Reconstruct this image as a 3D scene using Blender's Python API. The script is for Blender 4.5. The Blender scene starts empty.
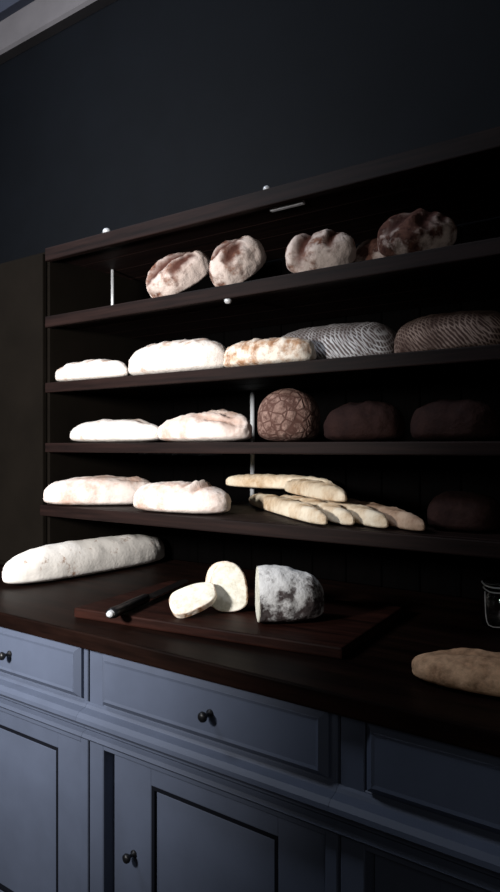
import bpy, bmesh, math, random
from mathutils import Vector, Matrix, noise
random.seed(7)
C = bpy.context.scene.collection
sc = bpy.context.scene
PI = math.pi
R = math.radians
F, H, PHI = 700.0, 1.32, math.atan(700.0 / 940.0)

# ------------------------------------------------------------------ helpers
def at(u, v=None, y=1.5):
    """a point of the place seen at pixel (u, v), y metres out from the camera's foot along the wall normal"""
    a = math.atan((u - 250) / F); b = a - PHI
    Z = y / math.cos(b) * math.cos(a)
    return Vector((y * math.tan(b), y, H - (((v if v is not None else 446) - 446) / F) * Z))

def empty(name, loc=(0, 0, 0), rz=0.0):
    o = bpy.data.objects.new(name, None); C.objects.link(o)
    o.location = loc; o.rotation_euler = (0, 0, rz); o.empty_display_size = .05
    return o

def tag(o, label=None, cat=None, group=None, kind=None):
    if label: o['label'] = label
    if cat: o['category'] = cat
    if group: o['group'] = group
    if kind: o['kind'] = kind
    return o

def link(name, bm, mat, parent=None, smooth=False):
    bmesh.ops.recalc_face_normals(bm, faces=bm.faces)
    me = bpy.data.meshes.new(name); bm.to_mesh(me); bm.free()
    if mat: me.materials.append(mat)
    if smooth:
        for p in me.polygons: p.use_smooth = True
    o = bpy.data.objects.new(name, me); C.objects.link(o)
    if parent: o.parent = parent
    return o

def box(bm, x0, x1, y0, y1, z0, z1, bev=0.0, seg=2):
    t = bmesh.new()
    vs = [t.verts.new((x, y, z)) for z in (z0, z1) for y in (y0, y1) for x in (x0, x1)]
    for f in ((0, 2, 3, 1), (4, 5, 7, 6), (0, 1, 5, 4), (2, 6, 7, 3), (0, 4, 6, 2), (1, 3, 7, 5)):
        t.faces.new([vs[i] for i in f])
    if bev: bmesh.ops.bevel(t, geom=list(t.edges), offset=bev, segments=seg, affect='EDGES', profile=.6)
    me = bpy.data.meshes.new('tmp'); t.to_mesh(me); t.free(); bm.from_mesh(me); bpy.data.meshes.remove(me)

def extrude_x(bm, prof, x0, x1):
    """closed (y, z) profile swept along x"""
    a = [bm.verts.new((x0, y, z)) for y, z in prof]; b = [bm.verts.new((x1, y, z)) for y, z in prof]
    n = len(prof)
    for i in range(n): bm.faces.new((a[i], a[(i + 1) % n], b[(i + 1) % n], b[i]))
    bm.faces.new(a); bm.faces.new(b[::-1])

def tube(bm, pts, r, n=10):
    rings = []
    pts = [Vector(p) for p in pts]
    for i, p in enumerate(pts):
        d = (pts[min(i + 1, len(pts) - 1)] - pts[max(i - 1, 0)]).normalized()
        ref = Vector((0, 0, 1)) if abs(d.z) < .9 else Vector((1, 0, 0))
        s = d.cross(ref).normalized(); t = d.cross(s)
        rr = r[i] if isinstance(r, (list, tuple)) else r
        rings.append([bm.verts.new(p + (s * math.cos(k * 2 * PI / n) + t * math.sin(k * 2 * PI / n)) * rr) for k in range(n)])
    for a, b in zip(rings, rings[1:]):
        for k in range(n): bm.faces.new((a[k], a[(k + 1) % n], b[(k + 1) % n], b[k]))
    bm.faces.new(rings[0][::-1]); bm.faces.new(rings[-1])

def lathe(bm, prof, n=28, axis='z'):
    rings = []
    for r, z in prof:
        ring = []
        for k in range(n):
            c, s = math.cos(k * 2 * PI / n) * r, math.sin(k * 2 * PI / n) * r
            ring.append(bm.verts.new((c, s, z) if axis == 'z' else (c, -z, s)))
        rings.append(ring)
    for a, b in zip(rings, rings[1:]):
        for k in range(n): bm.faces.new((a[k], a[(k + 1) % n], b[(k + 1) % n], b[k]))
    bm.faces.new(rings[0][::-1]); bm.faces.new(rings[-1])

# ------------------------------------------------------------------ materials
def mat_base(name):
    m = bpy.data.materials.new(name); m.use_nodes = True
    nt = m.node_tree; p = nt.nodes['Principled BSDF']
    return m, nt, p
def N(nt, t, **kw):
    n = nt.nodes.new(t)
    for k, v in kw.items(): setattr(n, k, v)
    return n
def ramp(nt, fac, stops):
    r = N(nt, 'ShaderNodeValToRGB'); e = r.color_ramp.elements
    while len(e) < len(stops): e.new(.5)
    for el, (p, c) in zip(e, stops):
        el.position = p; el.color = (c[0], c[1], c[2], 1) if isinstance(c, (tuple, list)) else (c, c, c, 1)
    nt.links.new(fac, r.inputs[0]); return r
def noise_n(nt, co, scale, detail=5, rough=.6, sc3=None):
    n = N(nt, 'ShaderNodeTexNoise'); n.inputs['Scale'].default_value = scale
    n.inputs['Detail'].default_value = detail; n.inputs['Roughness'].default_value = rough
    if sc3:
        mp = N(nt, 'ShaderNodeMapping'); mp.inputs['Scale'].default_value = sc3
        nt.links.new(co, mp.inputs['Vector']); co = mp.outputs[0]
    nt.links.new(co, n.inputs['Vector']); return n
def mix(nt, fac, a, b, mode='MIX'):
    m = N(nt, 'ShaderNodeMix', data_type='RGBA', blend_type=mode)
    for s, v in ((m.inputs[0], fac), (m.inputs[6], a), (m.inputs[7], b)):
        if isinstance(v, (int, float)): s.default_value = v
        elif isinstance(v, (tuple, list)): s.default_value = (v[0], v[1], v[2], 1)
        else: nt.links.new(v, s)
    return m.outputs[2]
def bump(nt, p, h, strength, dist):
    b = N(nt, 'ShaderNodeBump'); b.inputs['Strength'].default_value = strength; b.inputs['Distance'].default_value = dist
    nt.links.new(h, b.inputs['Height']); nt.links.new(b.outputs[0], p.inputs['Normal'])

def wood(name, c0, c1, sc3=(1.2, 18, 18), rough=.5, spec=.3):
    m, nt, p = mat_base(name)
    co = N(nt, 'ShaderNodeTexCoord').outputs['Object']
    g = noise_n(nt, co, 3.0, 8, .65, sc3)
    r = ramp(nt, g.outputs[0], [(.3, c0), (.72, c1)])
    nt.links.new(r.outputs[0], p.inputs['Base Color'])
    p.inputs['Roughness'].default_value = rough; p.inputs['Specular IOR Level'].default_value = spec
    bump(nt, p, g.outputs[0], .25, .002)
    return m

def paint(name, c, rough=.45, var=.12, spec=.3):
    m, nt, p = mat_base(name)
    co = N(nt, 'ShaderNodeTexCoord').outputs['Object']
    g = noise_n(nt, co, 5, 6, .6)
    c0 = tuple(x * (1 - var) for x in c); c1 = tuple(x * (1 + var) for x in c)
    r = ramp(nt, g.outputs[0], [(.3, c0), (.7, c1)])
    nt.links.new(r.outputs[0], p.inputs['Base Color'])
    p.inputs['Roughness'].default_value = rough; p.inputs['Specular IOR Level'].default_value = spec
    f = noise_n(nt, co, 60, 3, .5)
    bump(nt, p, f.outputs[0], .08, .001)
    return m

def metal(name, c, rough=.3, metallic=1.0):
    m, nt, p = mat_base(name)
    co = N(nt, 'ShaderNodeTexCoord').outputs['Object']
    g = noise_n(nt, co, 40, 3)
    r = ramp(nt, g.outputs[0], [(.3, tuple(x * .85 for x in c)), (.7, c)])
    nt.links.new(r.outputs[0], p.inputs['Base Color'])
    p.inputs['Metallic'].default_value = metallic; p.inputs['Roughness'].default_value = rough
    return m

def crust(name, flour, base, dark, cover=.5, soft=.12, scale=9, pattern=None, bumps=.5):
    """floured crust: flour over a baked crust, worn through in patches; the slash attribute bares the crust"""
    m, nt, p = mat_base(name)
    co = N(nt, 'ShaderNodeTexCoord').outputs['Object']
    big = noise_n(nt, co, scale, 6, .65); fine = noise_n(nt, co, 70, 4, .6)
    cr = ramp(nt, fine.outputs[0], [(.35, dark), (.65, base)])
    fm = ramp(nt, big.outputs[0], [(cover - soft, 0.0), (cover + soft, 1.0)])
    mask = fm.outputs[0]
    if pattern == 'lattice':
        outs = []
        for ax in ((1, 1, 0), (1, -1, 0)):
            d = N(nt, 'ShaderNodeVectorMath', operation='DOT_PRODUCT'); d.inputs[1].default_value = (ax[0], ax[1], .9)
            dn = noise_n(nt, co, 22, 3); dv = N(nt, 'ShaderNodeVectorMath', operation='MULTIPLY_ADD'); dv.inputs[1].default_value = (.012, .012, .012)
            nt.links.new(dn.outputs['Color'], dv.inputs[0]); nt.links.new(co, dv.inputs[2]); nt.links.new(dv.outputs[0], d.inputs[0])
            s = N(nt, 'ShaderNodeMath', operation='MULTIPLY'); s.inputs[1].default_value = 560
            nt.links.new(d.outputs['Value'], s.inputs[0])
            q = N(nt, 'ShaderNodeMath', operation='SINE'); nt.links.new(s.outputs[0], q.inputs[0])
            outs.append(q.outputs[0])
        mx = N(nt, 'ShaderNodeMath', operation='MAXIMUM'); nt.links.new(outs[0], mx.inputs[0]); nt.links.new(outs[1], mx.inputs[1])
        lr = ramp(nt, mx.outputs[0], [(.35, 0.05), (.8, 1.0)])
        mm = N(nt, 'ShaderNodeMath', operation='MULTIPLY'); nt.links.new(lr.outputs[0], mm.inputs[0]); nt.links.new(mask, mm.inputs[1])
        mask = mm.outputs[0]
    if pattern == 'top':                                                 # flour thins downward, painting a lit top and shaded lower side
        sx = N(nt, 'ShaderNodeSeparateXYZ'); nt.links.new(co, sx.inputs[0])
        ma = N(nt, 'ShaderNodeMath', operation='MULTIPLY_ADD'); ma.inputs[1].default_value = 2.6; ma.inputs[2].default_value = -.15
        nt.links.new(sx.outputs[2], ma.inputs[0])
        ad0 = N(nt, 'ShaderNodeMath', operation='ADD'); nt.links.new(ma.outputs[0], ad0.inputs[0]); nt.links.new(big.outputs[0], ad0.inputs[1])
        nt.links.new(ad0.outputs[0], fm.inputs[0])
    at_ = N(nt, 'ShaderNodeAttribute', attribute_name='slash')
    inv = N(nt, 'ShaderNodeMath', operation='SUBTRACT', use_clamp=True); inv.inputs[0].default_value = 1
    nt.links.new(at_.outputs['Fac'], inv.inputs[1])
    mm = N(nt, 'ShaderNodeMath', operation='MULTIPLY'); nt.links.new(mask, mm.inputs[0]); nt.links.new(inv.outputs[0], mm.inputs[1])
    col = mix(nt, mm.outputs[0], cr.outputs[0], flour)
    sm = N(nt, 'ShaderNodeMath', operation='MULTIPLY', use_clamp=True); sm.inputs[1].default_value = 1.3 if name.startswith('rustic') else .15
    nt.links.new(at_.outputs['Fac'], sm.inputs[0])
    col = mix(nt, sm.outputs[0], col, dark)
    nt.links.new(col, p.inputs['Base Color'])
    p.inputs['Roughness'].default_value = .85; p.inputs['Specular IOR Level'].default_value = .15
    ad = N(nt, 'ShaderNodeMath', operation='ADD'); nt.links.new(big.outputs[0], ad.inputs[0]); nt.links.new(fine.outputs[0], ad.inputs[1])
    bump(nt, p, ad.outputs[0], bumps, .006)
    return m

def cracked(name, light, dark):
    m, nt, p = mat_base(name)
    co = N(nt, 'ShaderNodeTexCoord').outputs['Object']
    v = N(nt, 'ShaderNodeTexVoronoi', feature='DISTANCE_TO_EDGE'); v.inputs['Scale'].default_value = 42
    nt.links.new(co, v.inputs['Vector'])
    g = noise_n(nt, co, 45, 5, .7)
    r1 = ramp(nt, v.outputs['Distance'], [(.02, 0.0), (.12, 1.0)])
    r2 = ramp(nt, g.outputs[0], [(.38, 0.0), (.62, 1.0)])
    f = N(nt, 'ShaderNodeMath', operation='MULTIPLY'); nt.links.new(r1.outputs[0], f.inputs[0]); nt.links.new(r2.outputs[0], f.inputs[1])
    nt.links.new(mix(nt, f.outputs[0], dark, light), p.inputs['Base Color'])
    p.inputs['Roughness'].default_value = .9; p.inputs['Specular IOR Level'].default_value = .15
    bump(nt, p, f.outputs[0], .6, .004)
    return m

M = {}
M['paint'] = paint('grey_blue_paint', (.084, .102, .150), .5)
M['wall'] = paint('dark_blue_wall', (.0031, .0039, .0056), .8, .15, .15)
M['ceil'] = paint('ceiling_paint', (.16, .18, .24), .8)
M['cornice'] = paint('cornice_paint', (.20, .175, .168), .6)
M['cornice2'] = paint('cornice_blue_paint', (.075, .08, .105), .6)
M['floor'] = wood('floor_boards', (.02, .012, .008), (.06, .035, .022))
M['shelf'] = wood('dark_walnut', (.0028, .0014, .0014), (.020, .0095, .0078), (1.0, 22, 22), .6, .12)
M['top'] = wood('worktop_walnut', (.0012, .0006, .0005), (.015, .0062, .0042), (1.0, 9, 9), .5, .07)
M['board'] = wood('board_mahogany', (.003, .0011, .0009), (.034, .0115, .008), (1.2, 14, 14), .55, .07)
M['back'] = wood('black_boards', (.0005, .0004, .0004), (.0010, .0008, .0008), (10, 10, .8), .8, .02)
M['cup'] = paint('dark_brown_paint', (.0062, .0048, .0036), .8, .2, .04)
M['steel'] = metal('brushed_steel', (.75, .77, .8), .45, .3)
M['wire'] = metal('dull_wire', (.35, .35, .36), .5, .5)
M['iron'] = metal('black_iron', (.010, .010, .012), .4, .2)
M['groove_shade'] = paint('groove_shade_paint', (.006, .007, .011), .6, .2, .1)
M['handle'] = paint('black_handle', (.006, .006, .007), .35, .2, .4)
M['blade'] = metal('dark_blade', (.10, .09, .09), .35)
M['flour'] = crust('white_floured_crust', (.74, .68, .63), (.54, .38, .29), (.36, .2, .12), .36, .08, 16)
M['flour2'] = crust('speckled_floured_crust', (.86, .82, .77), (.50, .34, .25), (.22, .12, .08), .37, .05, 24, None, .25)
M['pale'] = crust('pale_floured_crust', (.72, .63, .58), (.52, .36, .29), (.42, .25, .18), .43, .10, 13)
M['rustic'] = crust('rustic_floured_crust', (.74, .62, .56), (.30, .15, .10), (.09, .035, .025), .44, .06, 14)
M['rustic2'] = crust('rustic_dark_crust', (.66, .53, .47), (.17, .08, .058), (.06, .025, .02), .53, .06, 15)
M['toast'] = crust('toasted_floured_crust', (.84, .76, .66), (.60, .38, .24), (.30, .15, .08), .50, .08, 26)
M['lattice'] = crust('lattice_floured_crust', (.60, .60, .62), (.13, .10, .095), (.06, .045, .042), .47, .16, 16, 'lattice')
M['lattice2'] = crust('brown_lattice_crust', (.34, .25, .21), (.085, .05, .04), (.04, .02, .016), .46, .14, 14, 'lattice')
M['bag'] = crust('golden_baguette_crust', (.80, .70, .55), (.60, .43, .26), (.40, .25, .13), .47, .14, 14, None, .3)
M['bag2'] = crust('brown_baguette_crust', (.52, .38, .28), (.36, .22, .14), (.2, .11, .07), .5, .14, 14, None, .3)
M['brown'] = crust('brown_crust', (.86, .55, .34), (.62, .36, .21), (.28, .16, .09), .5, .12, 14)
M['dark'] = crust('shaded_crust', (.028, .012, .010), (.017, .007, .006), (.012, .005, .005), .5, .15, 14)  # deep shade on the right-hand loaves put into the crust colour
M['half'] = crust('patchy_floured_crust', (.80, .80, .80), (.13, .11, .11), (.045, .03, .03), .50, .06, 24, 'top')
M['crack'] = cracked('cracked_brown_crust', (.36, .235, .195), (.10, .05, .04))
def crumb():
    m, nt, p = mat_base('bread_crumb')
    co = N(nt, 'ShaderNodeTexCoord').outputs['Object']
    g = noise_n(nt, co, 70, 4, .6)
    r = ramp(nt, g.outputs[0], [(.3, (.56, .53, .43)), (.6, (.80, .78, .69))])
    nt.links.new(r.outputs[0], p.inputs['Base Color']); p.inputs['Roughness'].default_value = .95
    bump(nt, p, g.outputs[0], .7, .003)
    return m
M['crumb'] = crumb()
def glass():
    m, nt, p = mat_base('clear_glass')
    p.inputs['Transmission Weight'].default_value = 1; p.inputs['Roughness'].default_value = .02; p.inputs['IOR'].default_value = 1.45
    p.inputs['Base Color'].default_value = (.9, .93, .93, 1)
    return m
M['glass'] = glass()

# ------------------------------------------------------------------ bread
def loaf_bm(L, W, Hh, seed, p=2.6, cuts=(), lump=.05, n_t=56, n_a=44, tmin=-1.0, bend=0.0, flat=.34, tap=0.0):
    """loaf along x, base at z=0. cuts: (x0, y0, x1, y1, width, depth, ear) in units of half length / half width"""
    bm = bmesh.new()
    lay = bm.verts.layers.float.new('slash')
    z0 = flat * Hh; rings = []
    so = Vector((seed * 3.17, seed * 1.31, seed * 7.7))
    a0 = math.acos(-tmin) if tmin > -1 else 0.0
    for i in range(n_t + 1):
        t = -math.cos(a0 + (PI - a0) * i / n_t)
        rr = max(0.0, 1 - abs(t) ** p) ** (1 / 2.2)
        rr *= 1 + tap * t
        ring = []
        if rr < 1e-3:
            vv = bm.verts.new((t * L / 2, bend * t * t * L, z0 * .9)); rings.append([vv]); continue
        for k in range(n_a):
            th = 2 * PI * k / n_a
            c, s = math.cos(th), math.sin(th)
            cy = math.copysign(abs(c) ** .92, c)
            if s >= 0: z = z0 + (Hh - z0) * (rr ** .85) * s ** .95
            else: z = z0 - z0 * (rr ** .35) * min(1.0, abs(s) ** .42)
            P = Vector((t * L / 2, cy * W / 2 * rr, z))
            nrm = Vector((t * .4, c, s)).normalized()
            q = P / max(W, Hh)
            d = lump * Hh * (noise.fractal(q * 2.2 + so, 1.0, 2.0, 4) + .5 * noise.noise(q * 7 + so)) * (1.0 if s > -.2 else .15)
            sl = 0.0
            if s > -.1:
                for (xa, ya, xb, yb, wd, dp, ear) in cuts:
                    A = Vector((xa * L / 2, ya * W / 2)); B = Vector((xb * L / 2, yb * W / 2)); Q = Vector((P.x, P.y))
                    ab = B - A; tt = max(0, min(1, (Q - A).dot(ab) / ab.length_squared))
                    wob = .35 * wd * noise.noise(q * 9 + so)
                    off = Q - (A + ab * tt); sd = (ab.x * off.y - ab.y * off.x) / ab.length
                    dist = off.length + wob
                    g = math.exp(-(dist / wd) ** 2) * (math.sin(PI * min(1, max(.0, tt))) ** .4 if 0 < tt < 1 else .0)
                    d -= dp * g
                    if 0 < tt < 1: d += ear * dp * math.exp(-((sd - 1.7 * wd) / (.8 * wd)) ** 2) * math.sin(PI * tt) ** .4
                    sl = max(sl, g)
            P += nrm * d
            P.y += bend * t * t * L
            P.z = max(P.z, 0.0)
            vv = bm.verts.new(P); vv[lay] = sl; ring.append(vv)
        rings.append(ring)
    for a, b in zip(rings, rings[1:]):
        if len(a) == 1 and len(b) > 1:
            for k in range(n_a): bm.faces.new((a[0], b[(k + 1) % n_a], b[k]))
        elif len(b) == 1 and len(a) > 1:
            for k in range(n_a): bm.faces.new((a[k], a[(k + 1) % n_a], b[0]))
        elif len(a) > 1:
            for k in range(n_a): bm.faces.new((a[k], a[(k + 1) % n_a], b[(k + 1) % n_a], b[k]))
    return bm

def rest(o, zfloor, lift=.0006):
    """drop a turned thing until its lowest vertex stands on the height zfloor"""
    bpy.context.view_layer.update()
    lo = 1e9
    for q in [o] + list(o.children):
        if q.type == 'MESH':
            mw = o.matrix_basis @ (Matrix() if q is o else q.matrix_basis)
            lo = min(lo, min((mw @ v.co).z for v in q.data.vertices))
    o.location.z += zfloor + lift - lo

def loaf(name, mat, loc, rz, L, W, Hh, seed, label, group=None, tilt=(0, 0), cat='bread', floor=None, **kw):
    o = link(name, loaf_bm(L, W, Hh, seed, **kw), M[mat], None, True)
    o.rotation_euler = (tilt[0], tilt[1], rz); o.location = loc
    tag(o, label, cat, group)
    if floor is not None: rest(o, floor)
    return o

# ------------------------------------------------------------------ the room
WALL = 1.92; ZC = 3.42
def struct(name, bm, mat, label=None):
    o = link(name, bm, mat); o['kind'] = 'structure'
    if label: o['label'] = label
    return o
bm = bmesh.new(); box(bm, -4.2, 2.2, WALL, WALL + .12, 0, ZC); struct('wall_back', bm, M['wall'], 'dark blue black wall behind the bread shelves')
bm = bmesh.new(); box(bm, -4.2, 2.2, -1.6, WALL + .12, -.08, 0); struct('floor', bm, M['floor'])
bm = bmesh.new(); box(bm, -4.2, 2.2, -1.6, WALL + .12, ZC, ZC + .08); struct('ceiling', bm, M['ceil'])
cz = at(0, 64, 1.915).z
bm = bmesh.new()
extrude_x(bm, [(WALL, cz), (1.872, cz), (1.862, cz + .012), (1.862, cz + .135), (1.885, cz + .142), (1.885, cz + .165),
               (1.850, cz + .170), (1.835, cz + .21), (1.80, cz + .27), (1.73, ZC - .03), (1.72, ZC), (WALL, ZC)], -4.2, 2.2)
tr = struct('trim_1', bm, M['cornice'], 'pale moulded cornice where the dark wall meets the ceiling')
tr.data.materials.append(M['cornice2'])
for f in tr.data.polygons:
    if f.center.z > cz + .155 and f.normal.y < .9: f.material_index = 1

# ------------------------------------------------------------------ shelving
S = 1.42; XL, XR = -1.885, 0.62
SH = [1.960, 1.739, 1.5245, 1.330, 1.131]; TH = [.042, .036, .032, .030, .034]
FRONT = [S, S, S, S, 1.40]
rack = empty('bread_shelving', ((XL + XR) / 2, WALL - .02, 1.09))
tag(rack, 'dark wooden wall shelving of five long boards loaded with bread', 'shelving')
ro = Vector(rack.location)
def shifted(bm, o):
    bmesh.ops.translate(bm, verts=bm.verts, vec=-Vector(o)); return bm
for i, (z, t) in enumerate(zip(SH, TH)):
    bm = bmesh.new()
    f = FRONT[i]
    box(bm, XL, XR, f, f + .022, z - t, z - .0002, .003)                 # front lip
    y = f + .024
    while y < WALL - .05:                                                # planks with a joint between them
        y1 = min(y + .112, WALL - .03); box(bm, XL + .001, XR - .001, y, y1, z - t + .012, z, .002, 1); y = y1 + .003
    s = link('shelf', shifted(bm, ro), M['shelf'], rack)
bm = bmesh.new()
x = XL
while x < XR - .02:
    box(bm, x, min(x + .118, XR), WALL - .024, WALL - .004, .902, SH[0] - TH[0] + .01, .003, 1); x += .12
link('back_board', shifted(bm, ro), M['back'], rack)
def rod(u, y, za, zb, r):
    p = at(u, None, y); bm = bmesh.new(); tube(bm, [(p.x, p.y, za), (p.x, p.y, zb)], r, 14)
    tag(link('support_rod', shifted(bm, ro), M['steel'], rack, True), 'bright steel support rod')
rod(252.5, 1.887, SH[4], SH[2] - TH[2] + .012, .0080)
rod(112.5, 1.66, SH[1], SH[0] - TH[0] + .012, .0055)
def bolt(u, v, y, r, up=True):
    p = at(u, v, y); bm = bmesh.new()
    lathe(bm, [(r, 0), (r, r * .5), (r * .75, r * .95), (r * .3, r * 1.15)], 16)
    if not up: bmesh.ops.scale(bm, verts=bm.verts, vec=(1, 1, -1))
    bmesh.ops.translate(bm, verts=bm.verts, vec=p); return bm, p
for (u, zz, y, r, up) in ((267, SH[0], S + .012, .010, True), (107, SH[0], S + .012, .013, True), (228, SH[1] - TH[1], S + .012, .010, False)):
    p = at(u, None, y); bm = bmesh.new()
    lathe(bm, [(r, 0), (r, r * .5), (r * .75, r * .95), (r * .3, r * 1.15)], 16)
    if not up: bmesh.ops.scale(bm, verts=bm.verts, vec=(1, 1, -1))
    bmesh.ops.translate(bm, verts=bm.verts, vec=(p.x, p.y, zz))
    tag(link('bolt_cap', shifted(bm, ro), M['steel'], rack, True), 'small bright steel bolt cap')
a = at(272, None, S + .06); b = at(305, None, S + .06); bm = bmesh.new()
box(bm, a.x, b.x, S + .05, S + .062, SH[0] - TH[0] + .004, SH[0] - TH[0] + .013, .001, 1)
tag(link('bracket', shifted(bm, ro), M['steel'], rack), 'thin steel strip under the top board')
for u in (147, 175, 201):
    p = at(u, None, 1.80); bm = bmesh.new()
    box(bm, p.x - .018, p.x + .018, 1.77, WALL - .024, SH[3] - TH[3] - .012, SH[3] - TH[3] + .012, .002, 1)
    link('bracket', shifted(bm, ro), M['paint'], rack)

# tall brown cupboard that closes the shelving at its left end
t = empty('tall_cupboard', (-2.39, 1.67, .905)); o0 = Vector(t.location)
tag(t, 'tall dark brown cupboard standing at the left end of the bread shelves', 'cupboard')
bm = bmesh.new(); box(bm, -2.89, XL - .004, S + .02, WALL - .004, .905, 1.958, .003, 1); link('body', shifted(bm, o0), M['cup'], t)
bm = bmesh.new(); box(bm, -2.87, -2.395, S, S + .019, .925, 1.945, .004); d = link('door', shifted(bm, o0), M['cup'], t)
bm = bmesh.new(); box(bm, -2.385, XL - .012, S, S + .019, .925, 1.945, .004); d = link('door', shifted(bm, o0), M['cup'], t)

# ------------------------------------------------------------------ base cabinets and worktop
P = 1.07; UW = .656; DEPTH = WALL - .006 - P
def cabinet(x0, label):
    r = empty('base_cabinet', (x0, P, 0)); tag(r, label, 'cabinet', 'grey blue base cabinets')
    m = M['paint']; g = .003
    bm = bmesh.new()
    box(bm, g, UW - g, .045, DEPTH, .0, .860)                             # carcass
    box(bm, g, UW - g, .03, .09, .0, .05)
    link('body', bm, m, r)
    bm = bmesh.new()                                                     # face frame
    box(bm, g, .050, 0, .046, .04, .862, .002, 1); box(bm, .628, UW - g, 0, .046, .04, .862, .002, 1)
    box(bm, .049, .629, 0, .046, .632, .735, .002, 1); box(bm, .049, .629, 0, .046, .04, .062, .002, 1)
    link('face_frame', bm, m, r)
    bm = bmesh.new()                                                     # waist moulding
    extrude_x(bm, [(.001, .732), (-.006, .728), (-.010, .722), (-.028, .717), (-.036, .708), (-.037, .699), (-.030, .691), (-.012, .686),
                   (-.012, .676), (-.006, .670), (-.018, .666), (-.021, .658), (-.015, .652), (.001, .648)], .0003, UW - .0003)
    link('moulding', bm, m, r)
    bm = bmesh.new()                                                     # drawer front with chamfered border
    def ring(x0_, x1_, y_, z0_, z1_): return [bm.verts.new(c) for c in ((x0_, y_, z0_), (x1_, y_, z0_), (x1_, y_, z1_), (x0_, y_, z1_))]
    rs = [ring(.058, .640, -.0005, .740, .858), ring(.058, .640, -.008, .740, .858), ring(.072, .626, -.020, .753, .845),
          ring(.078, .620, -.0185, .759, .839)]
    for A, B in zip(rs, rs[1:]):
        for k in range(4): bm.faces.new((A[k], A[(k + 1) % 4], B[(k + 1) % 4], B[k]))
    bm.faces.new(rs[0][::-1]); bm.faces.new(rs[-1])
    dr = link('drawer', bm, m, r)
    def knob(parent, kx, kz, ky):
        bm = bmesh.new()
        lathe(bm, [(.0085, -.0005), (.0085, .003), (.004, .005), (.004, .014), (.0075, .017), (.0105, .022), (.0095, .027), (.005, .030)], 20, 'y')
        bmesh.ops.translate(bm, verts=bm.verts, vec=(kx, ky, kz))
        tag(link('knob', bm, M['iron'], parent, True), 'black iron knob')
    knob(dr, .380, .797, -.0185)
    rec = .030                                                           # door set back in its opening
    xa, xb, za, zb, sw, rt = .053, .625, .065, .629, .118, .576
    bm = bmesh.new()
    box(bm, xa, xa + sw, rec, rec + .022, za, zb, .0015, 1); box(bm, xb - sw, xb, rec, rec + .022, za, zb, .0015, 1)
    box(bm, xa + sw - .001, xb - sw + .001, rec, rec + .0218, rt, zb, .0015, 1); box(bm, xa + sw - .001, xb - sw + .001, rec, rec + .0218, za, .135, .0015, 1)
    box(bm, xa + sw - .004, xb - sw + .004, rec + .020, rec + .0215, .131, rt + .004)
    dd = link('door', bm, m, r)
    bm = bmesh.new()
    box(bm, xa + sw + .010, xb - sw - .010, rec + .007, rec + .0195, .145, rt - .012, .0025, 2)
    link('panel', bm, m, dd)
    bm = bmesh.new(); px0, px1, pz0, pz1 = xa + sw + .0002, xb - sw - .0002, .1352, rt - .0002  # dark strips that paint in the shade of the panel groove
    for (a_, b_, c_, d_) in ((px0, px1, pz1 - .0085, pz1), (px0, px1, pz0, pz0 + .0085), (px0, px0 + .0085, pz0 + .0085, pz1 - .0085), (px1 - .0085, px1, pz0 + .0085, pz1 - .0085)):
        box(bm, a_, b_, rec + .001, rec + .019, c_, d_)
    tag(link('groove_shade', bm, M['groove_shade'], dd), 'dark strip painted for the shade in the groove around the panel')
    knob(dd, .118, .409, rec)
    return r
cabinet(-1.916, 'grey blue base cabinet at the left, under the long floury loaf')
cabinet(-1.260, 'grey blue base cabinet under the knife, bread slices and cut loaf')
cabinet(-.604, 'shadowed grey blue base cabinet under the flat brown loaf at the right')
bm = bmesh.new(); box(bm, -2.60, .10, P - .03, WALL - .006, .863, .900, .004, 2)
tag(link('worktop', bm, M['top']), 'continuous dark walnut worktop over the grey blue cabinets', 'worktop')
ZT = .900

# ------------------------------------------------------------------ bread on the shelves
def span(u0, u1, y): return at(u0, None, y).x, at(u1, None, y).x
def shelf_loaf(name, mat, u0, u1, y, i, W, Hh, seed, label, group, rz=0, tilt=(0, 0), k=1.0, **kw):
    xa, xb = span(u0, u1, y)
    return loaf(name, mat, ((xa + xb) / 2, y, SH[i]), R(rz), (xb - xa) * k, W, Hh, seed, label, group, tilt, floor=SH[i], **kw)
G2, G3, G4, G5 = 'round loaves on the second board', 'long loaves on the third board', 'loaves on the fourth board', 'loaves on the lowest board'
# second board: rustic round loaves, each turned about so that it shows its slash
def boule(u, y, L, W, Hh, rz, tx, seed, label, cuts, mat='rustic', **kw):
    p = at(u, None, y)
    return loaf('round_loaf', mat, (p.x, p.y, SH[1]), R(rz), L, W, Hh, seed, label, G2, (R(tx), R(kw.pop('ty', 0))), floor=SH[1], p=2.1, cuts=cuts, **kw)
boule(184, 1.515, .200, .110, .088, 32, 42, 3, 'rustic round loaf with a wide slash, leftmost on the second board',
      [(-.95, -.15, .8, .45, .017, .014, .9), (-.2, -.75, .7, -.1, .012, .007, .5)], ty=-27, lump=.05)
boule(242, 1.515, .165, .115, .095, 44, 40, 11, 'tall rustic round loaf, second from the left on the second board',
      [(-.7, .25, .6, .35, .014, .010, .7), (-.5, -.6, .4, -.1, .012, .008, .6)], ty=-36, lump=.05)
boule(322, 1.515, .175, .125, .085, 26, 42, 19, 'rustic round loaf split by a dark slash, third from the left on the second board',
      [(-.62, -.85, -.05, .85, .015, .014, .5), (.25, -.7, .6, .6, .010, .008, .5)], ty=-6, lump=.05)
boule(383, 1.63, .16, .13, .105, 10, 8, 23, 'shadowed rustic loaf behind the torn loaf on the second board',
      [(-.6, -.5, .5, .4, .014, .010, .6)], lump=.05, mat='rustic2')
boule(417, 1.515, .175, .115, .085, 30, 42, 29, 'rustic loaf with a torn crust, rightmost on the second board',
      [(-.85, -.35, .1, .5, .016, .012, .5), (.05, -.7, .5, .6, .016, .014, .5), (.55, -.5, .85, .5, .010, .006, .4)], ty=-8, lump=.05, mat='rustic2')
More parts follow.
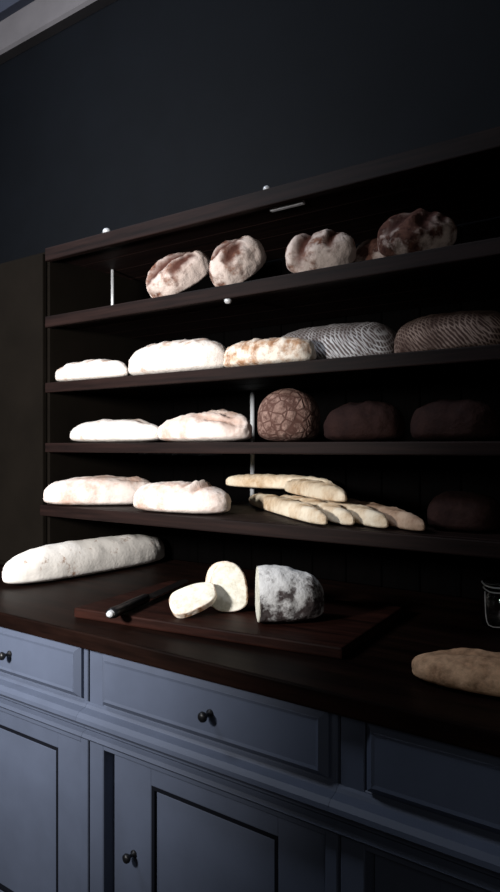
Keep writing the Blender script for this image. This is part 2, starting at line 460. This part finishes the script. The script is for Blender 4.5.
# third board
sl = lambda n, w=.010, d=.006: [(-.85 + 1.7 * k / n, -.55, -.85 + 1.7 * (k + .8) / n, .45, w, d, .6) for k in range(n)]
shelf_loaf('long_loaf', 'flour', 59, 126, 1.47, 2, .080, .066, 31, 'low long floury white loaf at the left end of the third board', G3, rz=2, p=2.2, cuts=sl(4, .012, .003))
shelf_loaf('long_loaf', 'flour', 132, 227, 1.49, 2, .11, .098, 37, 'thick long floury white loaf, second from the left on the third board', G3, p=3.2, cuts=sl(5, .012, .004))
shelf_loaf('long_loaf', 'toast', 226, 313, 1.475, 2, .090, .072, 41, 'long loaf browned in patches, in front of the lattice patterned loaf', G3, p=4.5, cuts=sl(5, .012, .004))
shelf_loaf('lattice_loaf', 'lattice', 279, 397, 1.595, 2, .145, .110, 43, 'grey loaf with a floury lattice pattern behind the browned loaf', G3, p=4.5, lump=.03)
shelf_loaf('lattice_loaf', 'lattice2', 397, 515, 1.585, 2, .15, .104, 47, 'brown loaf with a lattice pattern at the right end of the third board', G3, p=3, lump=.03)
# fourth board
shelf_loaf('oval_loaf', 'flour', 74, 161, 1.50, 3, .13, .072, 53, 'flat white oval loaf at the left end of the fourth board', G4, p=2.1, cuts=[(-.6, .2, .8, -.1, .012, .006, .7)])
shelf_loaf('oval_loaf', 'pale', 162, 250, 1.50, 3, .13, .082, 59, 'white oval loaf with a split crust, beside the brown ball loaf', G4, p=2.3, lump=.08,
           cuts=[(-.3, .2, .95, -.35, .014, .016, 1.0), (.1, -.6, .9, -.5, .012, .014, .8)])
p_ = at(288.5, None, 1.512)
loaf('ball_loaf', 'crack', (p_.x, p_.y, SH[3]), R(20), .160, .156, .137, 61, 'round brown ball loaf with a cracked crust', G4, floor=SH[3], p=2.05, lump=.02, flat=.45)
shelf_loaf('shaded_loaf', 'dark', 327, 403, 1.51, 3, .13, .095, 67, 'loaf coloured dark for its shade, just right of the brown ball loaf', G4, p=2.4)
shelf_loaf('shaded_loaf', 'dark', 414, 498, 1.51, 3, .13, .092, 71, 'loaf coloured dark for its shade, at the right end of the fourth board', G4, p=3)
# lowest board
def by_ends(name, mat, A, B, W, Hh, seed, label, group, floor=None, **kw):
    A, B = Vector(A), Vector(B); d = B - A; mid = (A + B) / 2
    o = link(name, loaf_bm(d.length, W, Hh, seed, **kw), M[mat], None, True)
    rz = math.atan2(d.y, d.x); el = math.atan2(d.z, math.hypot(d.x, d.y))
    o.rotation_mode = 'XYZ'; o.rotation_euler = (0, -el, rz); o.location = mid
    tag(o, label, 'bread', group)
    if floor is not None: rest(o, floor)
    return o
Z5 = SH[4]
by_ends('oval_loaf', 'pale', (-1.850, 1.388, Z5), (-1.575, 1.63, Z5), .115, .092, 73, 'pale oval loaf leaning over the left end of the lowest board', G5, floor=Z5, p=2.3,
        cuts=[(-.5, -.3, .6, .1, .010, .006, .6), (.3, -.5, .9, .2, .010, .010, .8)])
by_ends('oval_loaf', 'pale', (at(139, None, 1.47).x, 1.46, Z5), (at(226, None, 1.48).x, 1.49, Z5), .13, .088, 79, 'pale pinkish oval loaf between the left loaf and the baguettes', G5, floor=Z5, p=2.5,
        cuts=[(.45, -.8, .6, .6, .010, .012, .9), (.2, -.7, .3, .4, .008, .005, .6)])
GB = 'baguettes piled on the lowest board'
def bag(tip_u, y0, L, mat, seed, label, ang=142, z=0.0, W=.047, Hh=.046):
    a_ = at(tip_u, None, y0); d = Vector((math.cos(R(ang)), math.sin(R(ang)), 0))
    return by_ends('baguette', mat, a_ + d * L, a_, W, Hh, seed, label, GB, floor=Z5 + z, p=3.0, lump=.04,
                   cuts=[(-.8 + .42 * k, -.5, -.5 + .42 * k, .5, .007, .004, .8) for k in range(4)])
bag(326, 1.405, .66, 'bag', 83, 'golden baguette at the front left of the baguette pile')
bag(353, 1.435, .58, 'bag', 89, 'golden baguette just right of the front baguette in the pile')
bag(387, 1.43, .58, 'bag', 97, 'browner baguette, third from the left in the pile')
bag(424, 1.425, .60, 'bag2', 101, 'brown baguette, rightmost of the baguette pile')
bag(345, 1.50, .45, 'bag', 91, 'golden baguette lying on the front baguettes of the pile', z=.048)
A = at(226, None, 1.84); B = at(334, None, 1.835)
by_ends('baguette', 'bag', (A.x, A.y, Z5), (B.x, B.y, Z5), .048, .046, 103, 'pale baguette lying across the top of the baguette pile', GB, floor=Z5 + .052, p=3)
shelf_loaf('shaded_loaf', 'dark', 431, 500, 1.55, 4, .13, .085, 107, 'loaf coloured dark for its shade, right of the baguettes on the lowest board', G5, p=3.4)

# ------------------------------------------------------------------ on the worktop
GW = None
by_ends('long_loaf', 'flour2', (-1.820, 1.225, ZT), (-1.795, 1.875, ZT), .130, .112, 109, 'long white floury loaf lying alone at the left of the worktop', 'loaves on the worktop', floor=ZT, p=3.2, lump=.03)
xa, xb = span(417, 505, 1.22)
loaf('flat_loaf', 'brown', (xa + .145, 1.22, ZT), R(10), .29, .115, .060, 113, 'flat brown loaf on the worktop at the lower right', 'loaves on the worktop', floor=ZT, p=1.9,
     cuts=[(-.8, .1, .7, -.1, .012, .006, .8), (-.2, .4, .9, .2, .01, .006, .6)])
# cutting board
ba = R(7.5); bc = at(342, None, 1.208); ex = Vector((math.cos(ba), math.sin(ba), 0)); ey = Vector((-math.sin(ba), math.cos(ba), 0))
BL, BD, BT = .70, .40, .024
ctr = Vector((bc.x, bc.y, ZT)) - ex * BL / 2 + ey * BD / 2
bm = bmesh.new(); box(bm, -BL / 2, BL / 2, -BD / 2, BD / 2, 0, BT, .004, 2)
o = link('cutting_board', bm, M['board']); o.location = ctr; o.rotation_euler = (0, 0, ba); o.location.z = ZT + .0005
tag(o, 'reddish brown wooden cutting board under the knife and cut bread', 'cutting board')
ZB = ZT + BT + .0005
# half loaf: cut face towards the left
def dome(y0, y1, n=30):
    pass
hl = empty('cut_loaf', (0, 0, 0)); tag(hl, 'half of a cut loaf with a patchy floury crust on the cutting board', 'bread')
def half(L, W, Hh, seed):
    bm = loaf_bm(L, W, Hh, seed, p=2.5, lump=.045, tmin=-.12, n_t=36)
    # cap: first ring
    return bm
bm = half(.27, .13, .121, 127)
be = [e for e in bm.edges if len(e.link_faces) == 1]
ring = sorted({v for e in be for v in e.verts}, key=lambda v: math.atan2(v.co.z - .05, v.co.y))
pts = [v.co.copy() for v in ring]
link('crust', bm, M['half'], hl, True)
bm = bmesh.new(); cxm = sum((p.x for p in pts)) / len(pts)
r0 = [bm.verts.new((cxm + .002, p.y, p.z)) for p in pts]
r1 = [bm.verts.new((cxm - .002, p.y * .97, .05 + (p.z - .05) * .97)) for p in pts]
r2 = [bm.verts.new((cxm - .0032, p.y * .6, .05 + (p.z - .05) * .6)) for p in pts]
n = len(pts)
for A_, B_ in ((r0, r1), (r1, r2)):
    for k in range(n): bm.faces.new((A_[k], A_[(k + 1) % n], B_[(k + 1) % n], B_[k]))
bm.faces.new(r2)
tag(link('cut_face', bm, M['crumb'], hl), 'pale crumb of the cut side')
p_ = at(257, None, 1.285)
hd = R(36.67 + 3); hl.rotation_euler = (0, 0, hd)
hl.location = (p_.x + .0 + .018 * math.cos(hd), p_.y + .018 * math.sin(hd), ZB + .0005)
# slices
def slice_(name, Wd, Hh, th, label, seed):
    """a standing slice: face in its local xz plane, thickness along y"""
    r = empty(name); tag(r, label, 'bread slice', 'slices cut from the loaf')
    n = 48; pr = []
    for k in range(n):
        a = 2 * PI * k / n; c, s = math.cos(a), math.sin(a)
        x = math.copysign(abs(c) ** .80, c) * Wd / 2
        z = Hh * .42 + (Hh * .58 * max(0, s) ** .9 if s >= 0 else -Hh * .42 * abs(s) ** .55)
        w = 1 + .03 * noise.noise(Vector((c * 1.5 + seed, s * 1.5, seed)))
        pr.append((x * w, z * w))
    cz_ = Hh * .45
    def ring(bm, f, y): return [bm.verts.new((x * f, y, cz_ + (z - cz_) * f)) for x, z in pr]
    def skin(bm, rs, cap=(False, False)):
        for A_, B_ in zip(rs, rs[1:]):
            for k in range(n): bm.faces.new((A_[k], A_[(k + 1) % n], B_[(k + 1) % n], B_[k]))
        if cap[0]: bm.faces.new(rs[0])
        if cap[1]: bm.faces.new(rs[-1])
    bm = bmesh.new()
    skin(bm, [ring(bm, .965, -th / 2), ring(bm, 1, -th / 2 + .0015), ring(bm, 1, th / 2 - .0015), ring(bm, .965, th / 2)])
    link('crust', bm, M['toast'], r)
    bm = bmesh.new()
    skin(bm, [ring(bm, .6, -th / 2 - .0006), ring(bm, .966, -th / 2), ring(bm, .966, th / 2), ring(bm, .6, th / 2 + .0006)], (True, True))
    link('crumb', bm, M['crumb'], r)
    return r
def face_view(u, y, yaw, lean, roll, r):
    p = at(u, None, y)
    Mx = Matrix.Rotation(PHI + R(yaw), 4, 'Z') @ Matrix.Rotation(R(lean), 4, 'X') @ Matrix.Rotation(R(roll), 4, 'Y')
    r.rotation_euler = Mx.to_euler(); r.location = (p.x, p.y, ZB)
    rest(r, ZB)
s1 = slice_('bread_slice', .092, .115, .014, 'upright bread slice showing its pale face beside the half loaf', 1.3)
face_view(230, 1.305, -14, -8, -6, s1)
s2 = slice_('bread_slice', .090, .113, .014, 'bread slice just behind the upright slice, only its edge showing', 4.1)
face_view(225, 1.320, -14, -8, -6, s2)
s3 = slice_('bread_slice', .082, .112, .016, 'tipped bread slice at the left of the upright slices', 7.7)
rv = Vector((math.cos(PHI), math.sin(PHI), 0)); fv = Vector((-math.sin(PHI), math.cos(PHI), 0)); uv = Vector((0, 0, 1))
nn = (-fv * .58 + uv * .80 - rv * .22).normalized(); e1 = rv * .92 + uv * .50; e1 = (e1 - nn * e1.dot(nn)).normalized(); xx = (-nn).cross(e1)
s3.rotation_euler = Matrix((xx, -nn, e1)).transposed().to_euler()
p_ = at(170.5, None, 1.195); s3.location = (p_.x, p_.y, ZB); rest(s3, ZB)
# knife
k = empty('bread_knife'); tag(k, 'bread knife with a black handle on the cutting board', 'knife')
bm = bmesh.new()
prof = [(0, .0125, .010), (.008, .0145, .0115), (.04, .0125, .0105), (.085, .0135, .011), (.125, .0125, .0105), (.137, .010, .009)]
rs = []
for x, a, b in prof:
    rs.append([bm.verts.new((x, a * math.cos(q * PI / 8), .0118 + b * math.sin(q * PI / 8))) for q in range(16)])
for A_, B_ in zip(rs, rs[1:]):
    for q in range(16): bm.faces.new((A_[q], A_[(q + 1) % 16], B_[(q + 1) % 16], B_[q]))
bm.faces.new(rs[0]); bm.faces.new(rs[-1])
link('handle', bm, M['handle'], k, True)
bm = bmesh.new()
rs = []
for x, a, b in ((-.008, .004, .0035), (-.006, .0075, .006), (-.0002, .0095, .0078)):
    rs.append([bm.verts.new((x, a * math.cos(q * PI / 8), .0118 + b * math.sin(q * PI / 8))) for q in range(16)])
for A_, B_ in zip(rs, rs[1:]):
    for q in range(16): bm.faces.new((A_[q], A_[(q + 1) % 16], B_[(q + 1) % 16], B_[q]))
bm.faces.new(rs[0]); bm.faces.new(rs[-1])
tag(link('end_cap', bm, M['steel'], k), 'bright steel end cap')
bm = bmesh.new()
out = [(.136, -.010), (.139, -.016)] + [(.145 + .0125 * q, -.018 + (.0022 if q % 2 else 0)) for q in range(14)] + [(.325, -.006), (.330, .004), (.322, .012), (.136, .012)]
lo = [bm.verts.new((x, y, .0105)) for x, y in out]; hi = [bm.verts.new((x, y, .0125)) for x, y in out]
for q in range(len(out)): bm.faces.new((lo[q], lo[(q + 1) % len(out)], hi[(q + 1) % len(out)], hi[q]))
bm.faces.new(lo); bm.faces.new(hi)
link('blade', bm, M['blade'], k)
p0 = at(111, None, 1.09); p1 = at(165, None, 1.36); k.scale = (1.3, 1.1, 1.1)
k.location = (p0.x, p0.y, ZB + .0002); k.rotation_euler = (0, 0, math.atan2(p1.y - p0.y, p1.x - p0.x))
# glass jar; wire stands in for highlights along its rim and side
j = empty('glass_jar'); tag(j, 'small glass jar with highlights drawn in wire, in the shade on the worktop', 'jar')
bm = bmesh.new()
lathe(bm, [(.052, .0), (.060, .006), (.062, .02), (.061, .070), (.054, .084), (.054, .092), (.0505, .092), (.0505, .085), (.057, .070), (.058, .02), (.055, .008), (.02, .006)], 40)
link('body', bm, M['glass'], j, True)
bm = bmesh.new(); lathe(bm, [(.054, .0935), (.058, .096), (.058, .104), (.050, .109), (.02, .111)], 40)
link('lid', bm, M['glass'], j, True)
bm = bmesh.new()
ringp = lambda r_, z_, w=0: [(r_ * math.cos(a * PI / 20), r_ * math.sin(a * PI / 20), z_ + w * math.sin(a * PI / 5)) for a in range(41)]
tube(bm, ringp(.0565, .088, .002), .0014, 8); tube(bm, ringp(.0600, .100, .002), .0014, 8)
tube(bm, [(-.0635 * math.cos(a), -.0635 * math.sin(a), z) for a, z in ((.9, .086), (.92, .06), (.95, .035), (1.0, .02), (1.1, .012), (1.3, .010), (1.55, .012), (1.75, .02), (1.8, .04), (1.82, .086))], .0014, 8)
tag(link('highlight_wire', bm, M['wire'], j, True), 'thin wire drawn for the highlights of the glass')
p_ = at(509, None, 1.66); j.location = (p_.x, p_.y, ZT + .0003)

# ------------------------------------------------------------------ light
def area(name, loc, target, sx, sy, power, col, spread=180):
    l = bpy.data.lights.new(name, 'AREA'); l.shape = 'RECTANGLE'; l.size = sx; l.size_y = sy; l.energy = power; l.color = col; l.spread = R(spread)
    o = bpy.data.objects.new(name, l); C.objects.link(o); o.location = loc
    o.rotation_euler = (Vector(target) - Vector(loc)).to_track_quat('-Z', 'Y').to_euler(); return o
l = bpy.data.lights.new('spot_lamp', 'SPOT'); l.energy = 300; l.color = (1.0, .97, .94); l.spot_size = R(86); l.spot_blend = .95; l.shadow_soft_size = .12
o = bpy.data.objects.new('spot_lamp', l); C.objects.link(o); o.location = (-1.30, -.42, 1.58)
o.rotation_euler = (Vector((-1.90, 1.35, 1.18)) - o.location).to_track_quat('-Z', 'Y').to_euler()
area('upper_left_fill', (-2.3, .1, 3.05), (-1.9, 1.75, 2.5), .9, .6, 26, (.82, .89, 1.0), 150)  # cool fill added for the cornice and upper wall, no window modelled
area('right_fill', (.9, -1.1, 2.0), (-.5, 1.2, .9), .8, .8, 2.4, (1.0, .97, .93), 150)  # weak fill added from the right for the dim cabinets and shelves
w = bpy.data.worlds.new('World'); sc.world = w; w.use_nodes = True
w.node_tree.nodes['Background'].inputs[0].default_value = (.8, .85, 1, 1); w.node_tree.nodes['Background'].inputs[1].default_value = .001

# ------------------------------------------------------------------ camera
cam = bpy.data.cameras.new('Camera'); co = bpy.data.objects.new('Camera', cam); C.objects.link(co)
cam.sensor_fit = 'VERTICAL'; cam.sensor_height = 36; cam.lens = F / 892 * 36; cam.clip_start = .02
co.location = (0, 0, H); co.rotation_euler = (R(90), 0, PHI)
sc.camera = co
sc.view_settings.view_transform = 'Standard'; sc.view_settings.look = 'None'; sc.view_settings.gamma = 1
sc.view_settings.use_curve_mapping = False; sc.view_settings.exposure = 0
